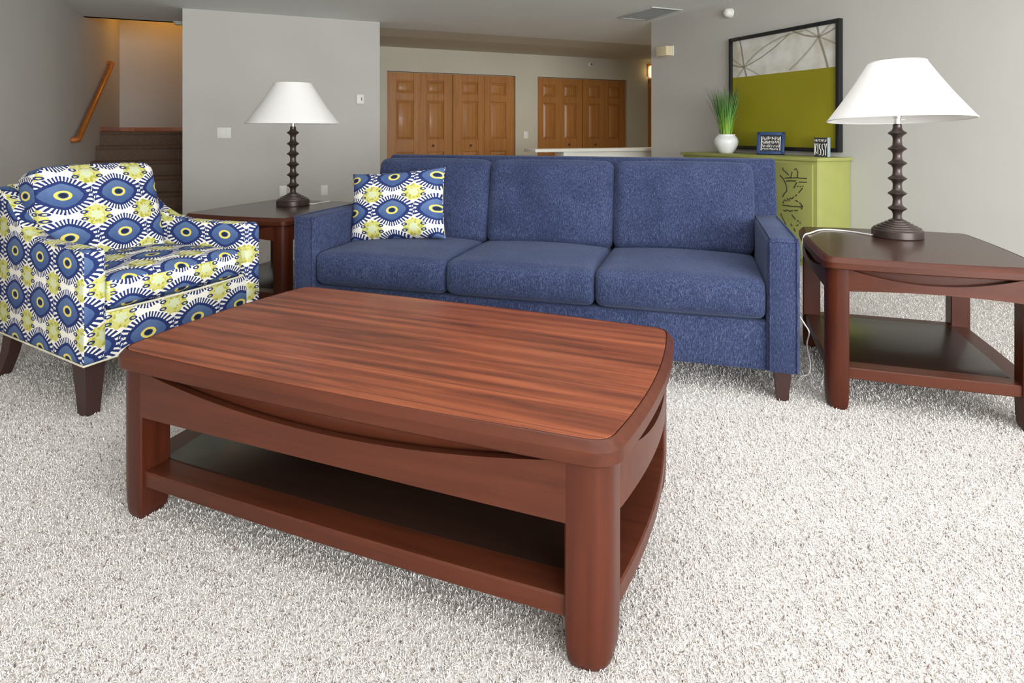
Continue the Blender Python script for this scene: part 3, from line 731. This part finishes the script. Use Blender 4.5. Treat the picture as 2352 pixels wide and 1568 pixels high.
# ------------------------------------------------------------------ credenza and what stands on it
cr = bpy.data.objects.new('credenza', None); COL.objects.link(cr); cr.rotation_euler = (0, 0, RYAW)
tag(cr, 'olive green painted credenza with carved floral doors against the right wall', 'credenza')
U0, U1, V0c, V1c, CZ = 4.20, 4.575, 3.58, 5.22, 0.893
cr.location = R((U0 + U1) / 2, (V0c + V1c) / 2, 0)
hu, hv = (U1 - U0) / 2, (V1c - V0c) / 2
obj('body', box(-hu, hu, -hv, hv, 0.06, CZ - 0.028, 0.003), M_green, cr, 30)
obj('top', box(-hu - 0.022, hu, -hv - 0.022, hv + 0.022, CZ - 0.028, CZ, 0.006), M_green, cr, 30)
bm = box(-hu + 0.03, hu, -hv + 0.03, hv - 0.03, 0, 0.06); obj('plinth', bm, M_green, cr, 0)
dw = (2 * hv - 0.06) / 4
for k in range(4):
    a = -hv + 0.03 + k * dw
    door = obj('door', box(-hu - 0.012, -hu, a + 0.006, a + dw - 0.006, 0.09, CZ - 0.055, 0.003), M_green, cr, 30)
    # carved leaf-and-stem line work
    bm = new_bm(); xs = -hu - 0.0125; y0 = a + dw / 2; h0 = 0.12; H1 = CZ - 0.085
    def ln(pts, r=0.0028): tube(bm, [(xs, y0 + p[0] * dw * 0.44, h0 + p[1] * (H1 - h0)) for p in pts], r, 5)
    for zc in (0.90, 0.87): ln([(-1, zc), (-0.3, zc + 0.004), (0.2, zc - 0.004), (1, zc)])
    for cz_ in (0.62, 0.30):
        for sgn in (1, -1):
            ln(smooth_path([(-0.8 * 1, cz_, 0), (-0.3, cz_ + sgn * 0.075, 0), (0.3, cz_ + sgn * 0.06, 0), (0.85, cz_, 0)], 4))
            for q in range(7):
                f = -0.7 + q * 0.22; hgt = 0.07 * (1 - (f) ** 2)
                ln([(f, cz_ + sgn * 0.012), (f + 0.06, cz_ + sgn * hgt)], 0.0018)
        ln([(-0.9, cz_), (0.95, cz_)])
    ln(smooth_path([(0.9, 0.98, 0), (0.5, 0.84, 0), (0.65, 0.75, 0), (0.1, 0.68, 0), (-0.4, 0.64, 0)], 4)); ln(smooth_path([(-0.9, 0.80, 0), (-0.3, 0.73, 0), (-0.6, 0.66, 0), (-0.85, 0.5, 0), (-0.2, 0.42, 0), (0.6, 0.36, 0)], 4))
    ln(smooth_path([(-0.6, 0.99, 0), (-0.1, 0.94, 0), (0.25, 0.97, 0), (0.3, 0.9, 0), (0.1, 0.82, 0)], 4)); ln(smooth_path([(0.8, 0.2, 0), (0.2, 0.14, 0), (-0.3, 0.08, 0), (-0.9, 0.05, 0)], 4))
    if k == 0:
        bm.free(); bm = new_bm()
        def dpt(cx_, cy_):
            x, y = 1780 + cx_ * 100 / 871, 360 + cy_ * 180 / 1568
            r = (x - CX) / FOC; c, s_ = math.cos(RYAW), math.sin(RYAW); U = U0 - 0.0125; D = U / (c * r + s_)
            return (-hu - 0.0125, (c - s_ * r) * D - (V0c + V1c) / 2, CAMH - (y - YH) * D / FOC)
        for pts in ([(160, 215), (165, 265), (215, 300), (275, 365)], [(105, 370), (170, 440), (210, 520), (235, 600), (240, 685)], [(240, 685), (190, 735), (150, 810)],
                    [(200, 425), (320, 415), (345, 300)], [(385, 260), (425, 235), (460, 300), (455, 410)], [(200, 425), (450, 420), (640, 438)], [(230, 488), (300, 480), (420, 485)], [(480, 505), (640, 508)],
                    [(440, 510), (380, 630)], [(450, 592), (470, 588)], [(500, 598), (520, 592)], [(550, 590), (570, 592)], [(555, 625), (475, 725)], [(440, 755), (410, 790)],
                    [(160, 930), (190, 860), (240, 890), (250, 830), (290, 880), (300, 820), (340, 840), (380, 800)], [(410, 870), (460, 900)], [(490, 915), (510, 930), (555, 1000)],
                    [(150, 965), (330, 990), (450, 1000), (560, 1000)], [(170, 1060), (215, 1090), (240, 1060), (300, 1090), (360, 1075)], [(390, 1078), (460, 1075)], [(530, 1050), (555, 1000)],
                    [(340, 1160), (415, 1250)], [(450, 1275), (475, 1290)], [(500, 1310), (515, 1330)], [(115, 1130), (160, 1240), (220, 1360)], [(320, 1340), (345, 1390)], [(430, 1375), (470, 1360)], [(380, 1430), (410, 1500)]):
            tube(bm, [dpt(*p) for p in pts], 0.0042, 5)
    obj('carving', bm, M_ink, door, 60)
def on_cred(x, U):                                              # pixel column and U -> room V
    r = (x - CX) / FOC; c, s = math.cos(RYAW), math.sin(RYAW); D = U / (c * r + s); return Vector((r * D, D, CZ))
vp = on_cred(1668, 4.37)
pot = thing('potted_grass', 'green ornamental grass in a round white ceramic pot on the credenza', 'potted plant', tuple(vp))
obj('pot', lathe(new_bm(), [(0.062, 0), (0.066, 0.004), (0.088, 0.035), (0.108, 0.075), (0.116, 0.110), (0.110, 0.140), (0.092, 0.162), (0.083, 0.172), (0.086, 0.184), (0.080, 0.186), (0.074, 0.176), (0.070, 0.165), (0.03, 0.16)], 40), M_vase, pot, 60)
def grass():
    m, nt, b = mat('grass_blade', srgb(96, 140, 60), 0.5, 0.3)
    sep = nt.nodes.new('ShaderNodeSeparateXYZ'); nt.links.new(coords(nt), sep.inputs[0])
    X.nt = nt; f = (X(sep.outputs[2]) - 0.17) / 0.52 + (X(noise(nt, coords(nt), 30, 2)) - 0.5) * 0.5
    nt.links.new(ramp(nt, f.s, [(0.0, srgb(150, 190, 70)), (0.4, srgb(96, 146, 66)), (1.0, srgb(84, 100, 66))]), b.inputs['Base Color'])
    return m
M_grass = grass()
bm = new_bm()
for k in range(150):
    a = random.uniform(0, 2 * PI); r0 = 0.06 * math.sqrt(random.random()); sp_ = random.uniform(0.05, 0.15) * (1.5 if random.random() < 0.1 else 1)
    Lh = random.uniform(0.36, 0.52); ca, sa = math.cos(a), math.sin(a); wd = random.uniform(0.003, 0.0055)
    rows = []; n = 6; droop = random.uniform(0, 0.035)
    for j in range(n + 1):
        t = j / n; rr = r0 + sp_ * t ** 1.4; z = 0.165 + Lh * t - droop * t ** 4
        w_ = wd * (1 - t ** 3) + 0.0004
        rows.append((Vector((rr * ca - sa * w_, rr * sa + ca * w_, z)), Vector((rr * ca + sa * w_, rr * sa - ca * w_, z)), Vector((rr * ca + ca * 0.001, rr * sa + sa * 0.001, z))))
    wd_ = R(1, 0)
    for r_ in rows:
        for p in r_:
            e_ = p.dot(wd_)
            if e_ > 0.05: p -= wd_ * (e_ - 0.05) * 0.45
    vs = [[bm.verts.new(p) for p in r] for r in rows]
    for A, B in zip(vs, vs[1:]):
        bm.faces.new((A[0], A[2], B[2], B[0])); bm.faces.new((A[2], A[1], B[1], B[2]))
g = obj('grass_blades', bm, M_grass, pot, 180); g['kind'] = 'stuff'

# navy desk frame with white lettering
fp = on_cred(1769, 4.40)
fr = thing('desk_frame', 'small navy picture frame with white lettering leaning on the credenza', 'picture frame', tuple(fp), rad(-34))
LEAN = Rx(-14)
fw, fh = 0.118, 0.205
bm = new_bm()
for q in ((-fw, -fw + 0.028, 0, fh), (fw - 0.028, fw, 0, fh), (-fw, fw, 0, 0.028), (-fw, fw, fh - 0.028, fh)): bx(bm, q[0], q[1], -0.014, 0.014, q[2], q[3], 0.003)
obj('frame', xform(bm, T(0, 0, 0.004) @ LEAN), M_navy, fr, 30)
obj('backing', xform(box(-fw + 0.02, fw - 0.02, -0.002, 0.012, 0.02, fh - 0.02), T(0, 0, 0.004) @ LEAN), M_signdark, fr, 0)
bm = new_bm(); rl = random.Random(5)
for z, hgt in ((0.148, 0.030), (0.112, 0.026), (0.078, 0.024), (0.050, 0.018)):          # rows of small white strokes
    x = -0.070
    while x < 0.070:
        w_ = rl.uniform(0.007, 0.013)
        for q in range(rl.choice((2, 2, 3))):
            a = rl.choice((0, 90, 90, 60, -60)); L_ = hgt * 0.42 if a else w_ * 0.5
            xform_ = T(0, 0, 0.004) @ LEAN @ T(x + rl.uniform(0, w_ * 0.6), -0.003, z + rl.uniform(-hgt * 0.25, hgt * 0.25)) @ Ry(a)
            b2 = box(-L_, L_, -0.0006, 0.0006, -0.0016, 0.0016); xform(b2, xform_)
            me = bpy.data.meshes.new('t'); b2.to_mesh(me); b2.free(); bm.from_mesh(me); bpy.data.meshes.remove(me)
        x += w_ + 0.003
for e in (-0.080, 0.080):
    b2 = box(e - 0.004, e + 0.004, -0.004, -0.002, 0.036, 0.166); xform(b2, T(0, 0, 0.004) @ LEAN)
    me = bpy.data.meshes.new('t'); b2.to_mesh(me); b2.free(); bm.from_mesh(me); bpy.data.meshes.remove(me)
obj('lettering', bm, M_paper, fr, 0)
obj('easel_leg', xform(box(-0.03, 0.03, 0.0, 0.006, 0, 0.15), T(0, 0.085, 0.001) @ Rx(22)), M_black, fr, 0)
# dark block sign
bp = on_cred(1885, 4.43)
bs_ = thing('block_sign', 'small dark block sign with tall white letters and silver edge', 'sign', tuple(bp), rad(-52))
obj('block', box(-0.056, 0.056, 0, 0.052, 0, 0.160, 0.002), M_silver, bs_, 30)
obj('face', box(-0.056, 0.056, -0.003, 0.0, 0, 0.160), M_signdark, bs_, 0)
bm = new_bm()
for pts in ([(-.047, .112), (-.047, .016)], [(-.044, .06), (-.034, .11)], [(-.044, .06), (-.033, .028)], [(-.022, .112), (-.022, .02)],      # tall condensed strokes
            [(.000, .108), (-.010, .10), (-.010, .075), (.002, .055), (.002, .02), (-.012, .014)], [(.024, .108), (.013, .10), (.013, .072), (.026, .05), (.026, .018), (.014, .012)],
            [(.034, .11), (.041, .062), (.050, .11)], [(.041, .062), (.041, .014)]):
    tube(bm, [(x, -0.0035, z) for x, z in pts], 0.0032, 6)
rl = random.Random(9)
for k in range(8):
    x = -0.046 + k * 0.0125
    tube(bm, [(x, -0.0033, 0.126), (x + rl.uniform(-.002, .002), -0.0033, 0.146)], 0.0016, 5); tube(bm, [(x, -0.0033, rl.choice((.127, .136, .145))), (x + 0.007, -0.0033, rl.choice((.127, .136, .145)))], 0.0014, 5)
obj('lettering', bm, M_paper, bs_, 0)

# ------------------------------------------------------------------ picture on the right wall
pic = bpy.data.objects.new('framed_picture', None); COL.objects.link(pic); pic.rotation_euler = (0, 0, RYAW)
tag(pic, 'large black framed abstract print, olive below a pale branch band', 'picture')
pic.location = R(UR, 4.287, 0.93)
pw, ph, pt = 0.637, 1.112, 0.05
bm = new_bm()
fwid = 0.034
for q in ((-pw, -pw + fwid, 0, ph), (pw - fwid, pw, 0, ph), (-pw + fwid, pw - fwid, 0, fwid), (-pw + fwid, pw - fwid, ph - fwid, ph)):
    bx(bm, -pt, -0.002, q[0], q[1], q[2], q[3], 0.003)
obj('frame', bm, M_black, pic, 30)
def art():
    m, nt, b = mat('abstract_print', (0.3, 0.3, 0.1, 1), 0.45, 0.4)
    sep = nt.nodes.new('ShaderNodeSeparateXYZ'); co = coords(nt); nt.links.new(co, sep.inputs[0]); X.nt = nt
    y, z = X(sep.outputs[1]), X(sep.outputs[2])
    v = noise(nt, co, 3.2, 3, 0.5, 0.6)
    pale = ramp(nt, noise(nt, co, 4, 4), [(0.35, srgb(196, 190, 172)), (0.6, srgb(226, 224, 218))])
    # branching lines
    def stroke(y0, z0, ang, curve, length, w):
        c, s = math.cos(ang), math.sin(ang)
        a = (y - y0) * c + (z - z0) * s; p = (z - z0) * c - (y - y0) * s
        d = (p - a * a * curve + (X(v) - 0.5) * 0.03).abs()
        return d.lt(w * 2.0) * a.gt(0.0) * a.lt(length)
    cols = pale
    ink = srgb(126, 112, 88)
    for (y0, z0) in ((0.45, 0.81), (-0.42, 0.99)):
        for k, (ang, cu, ln_, w) in enumerate(((0.5, 0.3, 0.35, 0.004), (1.5, -0.5, 0.4, 0.005), (2.4, 0.6, 0.7, 0.005), (2.9, -0.3, 0.6, 0.003), (3.5, 0.4, 0.4, 0.004), (4.3, 0.3, 0.4, 0.006), (5.4, 0.5, 0.4, 0.005), (0.1, 0.8, 0.3, 0.004))):
            cols = mix(nt, stroke(y0, z0, ang, cu, ln_, w) * (0.75 if k % 2 else 0.5), cols, ink)
    olive = ramp(nt, noise(nt, co, 1.2, 2), [(0.3, srgb(140, 134, 22)), (0.7, srgb(156, 148, 30))])
    nt.links.new(mix(nt, z.lt(0.715), cols, olive), b.inputs['Base Color']); return m
obj('print', box(-0.026, -0.016, -pw + fwid, pw - fwid, fwid, ph - fwid), art(), pic, 0)

# ------------------------------------------------------------------ small fittings
def room_box(name, U0_, U1_, Va, Vb, z0, z1, m, label, cat, bev=0.003, group=None):
    c = R((U0_ + U1_) / 2, (Va + Vb) / 2, z0)
    t = thing(name, label, cat, tuple(c), RYAW, group)
    return t, (U1_ - U0_) / 2, (Vb - Va) / 2, z1 - z0
# breakfast counter
ctr = thing('kitchen_counter', 'white kitchen counter with overhanging top beyond the right wall corner', 'counter', tuple(R(4.17, 6.80, 0)), RYAW)
obj('countertop', box(-1.03, 1.1, -0.25, 0.07, 0.862, 0.898, 0.004), M_counter, ctr, 30)
obj('post', box(-0.63, -0.47, -0.20, 0.04, 0, 0.862, 0.003), M_counter, ctr, 30)
obj('panel', box(-0.47, 1.1, -0.14, 0.0, 0, 0.862, 0.003), M_counter, ctr, 30)
# ceiling vent
vt = thing('ceiling_vent', 'grey louvred air vent in the ceiling near the right wall', 'vent', tuple(R(4.225, 5.85, CE - 0.014)), RYAW)
bm = new_bm()
for q in ((-0.205, 0.205, -0.345, -0.315), (-0.205, 0.205, 0.315, 0.345), (-0.205, -0.175, -0.315, 0.315), (0.175, 0.205, -0.315, 0.315)): bx(bm, q[0], q[1], q[2], q[3], 0, 0.013, 0.002)
obj('frame', bm, M_grey_vent, vt, 30)
for k in range(16):
    y = -0.295 + k * 0.0393
    obj('slat', xform(box(-0.175, 0.175, -0.0185, 0.0185, -0.0008, 0.0008), T(0, y, 0.006) @ Rx(12)), M_grey_vent, vt, 0)
# smoke detector on the right wall
sd = thing('smoke_detector', 'round white smoke detector on the right wall above the picture', 'smoke detector', tuple(R(UR, 4.95, 2.314)), RYAW)
bm = lathe(new_bm(), [(0.050, 0.0), (0.050, 0.014), (0.047, 0.018)], 36); obj('mount', xform(bm, Ry(-90)), M_white, sd, 40)
bm = lathe(new_bm(), [(0.042, 0.018), (0.044, 0.045), (0.036, 0.062), (0.016, 0.072), (0.004, 0.073)], 36); obj('cover', xform(bm, Ry(-90)), M_white, sd, 40)
# door chime
ch = thing('chime_box', 'cream rectangular door chime box on the right wall by the corner', 'door chime', tuple(R(UR, 5.97, 1.985)), RYAW)
obj('cover', box(-0.095, -0.008, -0.095, 0.095, 0, 0.11, 0.006), M_cream, ch, 30)
obj('backplate', box(-0.008, 0, -0.115, 0.105, -0.004, 0.114, 0.002), M_white, ch, 30)
# switches, outlets, thermostat on the partition; parts: plate + rockers
def plate(name, label, cat, U, V, z, w, h, rockers, parts_mat=None, group=None):
    t = thing(name, label, cat, tuple(R(U, V, z)), RYAW, group)
    obj('plate', box(-w / 2, w / 2, -0.006, 0, -h / 2, h / 2, 0.002), M_white, t, 30)
    for (x0, w_, z0, h_) in rockers: obj('rocker' if cat == 'light switch' else 'socket', box(x0 - w_ / 2, x0 + w_ / 2, -0.010, -0.006, z0 - h_ / 2, z0 + h_ / 2, 0.001), parts_mat or M_white, t, 30)
    return t
plate('light_switch', 'white double light switch on the partition beside the stairs', 'light switch', -0.175, VP, 1.09, 0.14, 0.118, [(-0.032, 0.034, 0, 0.066), (0.032, 0.034, 0, 0.066)])
plate('wall_outlet', 'blank white wall plate low on the partition behind the lamp base', 'wall plate', 0.439, VP, 0.424, 0.075, 0.118, [])
plate('wall_outlet', 'white wall outlet low on the partition beside the sofa', 'outlet', 0.897, VP, 0.414, 0.075, 0.118, [(0, 0.034, 0.024, 0.03), (0, 0.034, -0.024, 0.03)])
plate('light_switch', 'white light switch on the far wall between the two closets', 'light switch', 4.38, VF, 1.05, 0.075, 0.118, [(0, 0.034, 0, 0.066)])
th = thing('thermostat', 'small white thermostat on the partition near its right edge', 'thermostat', tuple(R(1.311, VP, 1.494)), RYAW)
obj('body', box(-0.045, 0.045, -0.026, 0, -0.057, 0.057, 0.005), M_white, th, 30)
obj('slider', box(0.012, 0.020, -0.030, -0.026, -0.018, 0.02), M_signdark, th, 0)
# sprinkler heads
def sprinkler(U, V, z, label, rot):
    t = thing('sprinkler_head', label, 'sprinkler', tuple(R(U, V, z)), RYAW)
    bm = lathe(new_bm(), [(0.036, 0), (0.036, 0.004), (0.020, 0.010)], 20); obj('escutcheon', xform(bm, rot), M_white, t, 40)
    bm = lathe(new_bm(), [(0.008, 0.010), (0.008, 0.040), (0.018, 0.042), (0.018, 0.046)], 14); obj('head', xform(bm, rot), M_chrome, t, 40)
sprinkler(5.62, VF, 2.286, 'small chrome fire sprinkler on the far wall above the closets', Rx(90))
dt = thing('ceiling_detector', 'small white detector at the ceiling edge beside the partition', 'detector', tuple(R(-0.70, 8.58, CE)), RYAW)
obj('mount', xform(lathe(new_bm(), [(0.060, 0), (0.060, 0.012), (0.054, 0.014)], 28), Rx(180)), M_white, dt, 40)
obj('cover', xform(lathe(new_bm(), [(0.050, 0.014), (0.046, 0.034), (0.02, 0.042), (0.004, 0.042)], 28), Rx(180)), M_white, dt, 40)
# handrail on the left wall
hr = thing('handrail', 'honey oak handrail on the wall beside the stairs', 'handrail', tuple(R(UL, 8.05, 1.02)), RYAW)
pts = [(0.005, -0.02, -0.005), (0.045, -0.02, -0.005), (0.062, 0.0, 0.0), (0.062, 0.10, 0.052), (0.062, 1.84, 0.958), (0.062, 1.94, 1.01), (0.045, 1.965, 1.02), (0.005, 1.965, 1.02)]
obj('rail', tube(new_bm(), pts, 0.031, 12), M_oakrail, hr, 50)
for f in (0.14, 0.86):
    y, z = 1.94 * f, 1.01 * f
    bm = tube(new_bm(), [(0.002, y, z - 0.07), (0.03, y, z - 0.075), (0.055, y, z - 0.05), (0.06, y, z - 0.022)], 0.006, 8)
    xform_b = lathe(new_bm(), [(0.022, 0), (0.022, 0.004), (0.016, 0.006)], 16)
    obj('bracket', bm, M_chrome, hr, 50)
    obj('bracket_plate', xform(xform_b, T(0, y, z - 0.07) @ Ry(90)), M_chrome, hr, 50)
# hall sconce above the door casing
sc = thing('wall_sconce', 'small lit warm glass sconce at the end of the hall', 'wall lamp', tuple(R(Uat(1491), VF, 2.20)), RYAW)
obj('backplate', box(-0.05, 0.05, -0.02, 0, -0.08, 0.14, 0.004), M_oak, sc, 30)
mg = bpy.data.materials.new('warm_glow_glass'); mg.use_nodes = True
bb = mg.node_tree.nodes['Principled BSDF']; bb.inputs['Base Color'].default_value = (1, 0.8, 0.5, 1); bb.inputs['Emission Color'].default_value = (1.0, 0.72, 0.32, 1); bb.inputs['Emission Strength'].default_value = 2.2
obj('glass_shade', xform(lathe(new_bm(), [(0.02, -0.11), (0.055, -0.09), (0.062, 0.0), (0.055, 0.09), (0.02, 0.11)], 20), T(0, -0.085, 0)), mg, sc, 60)
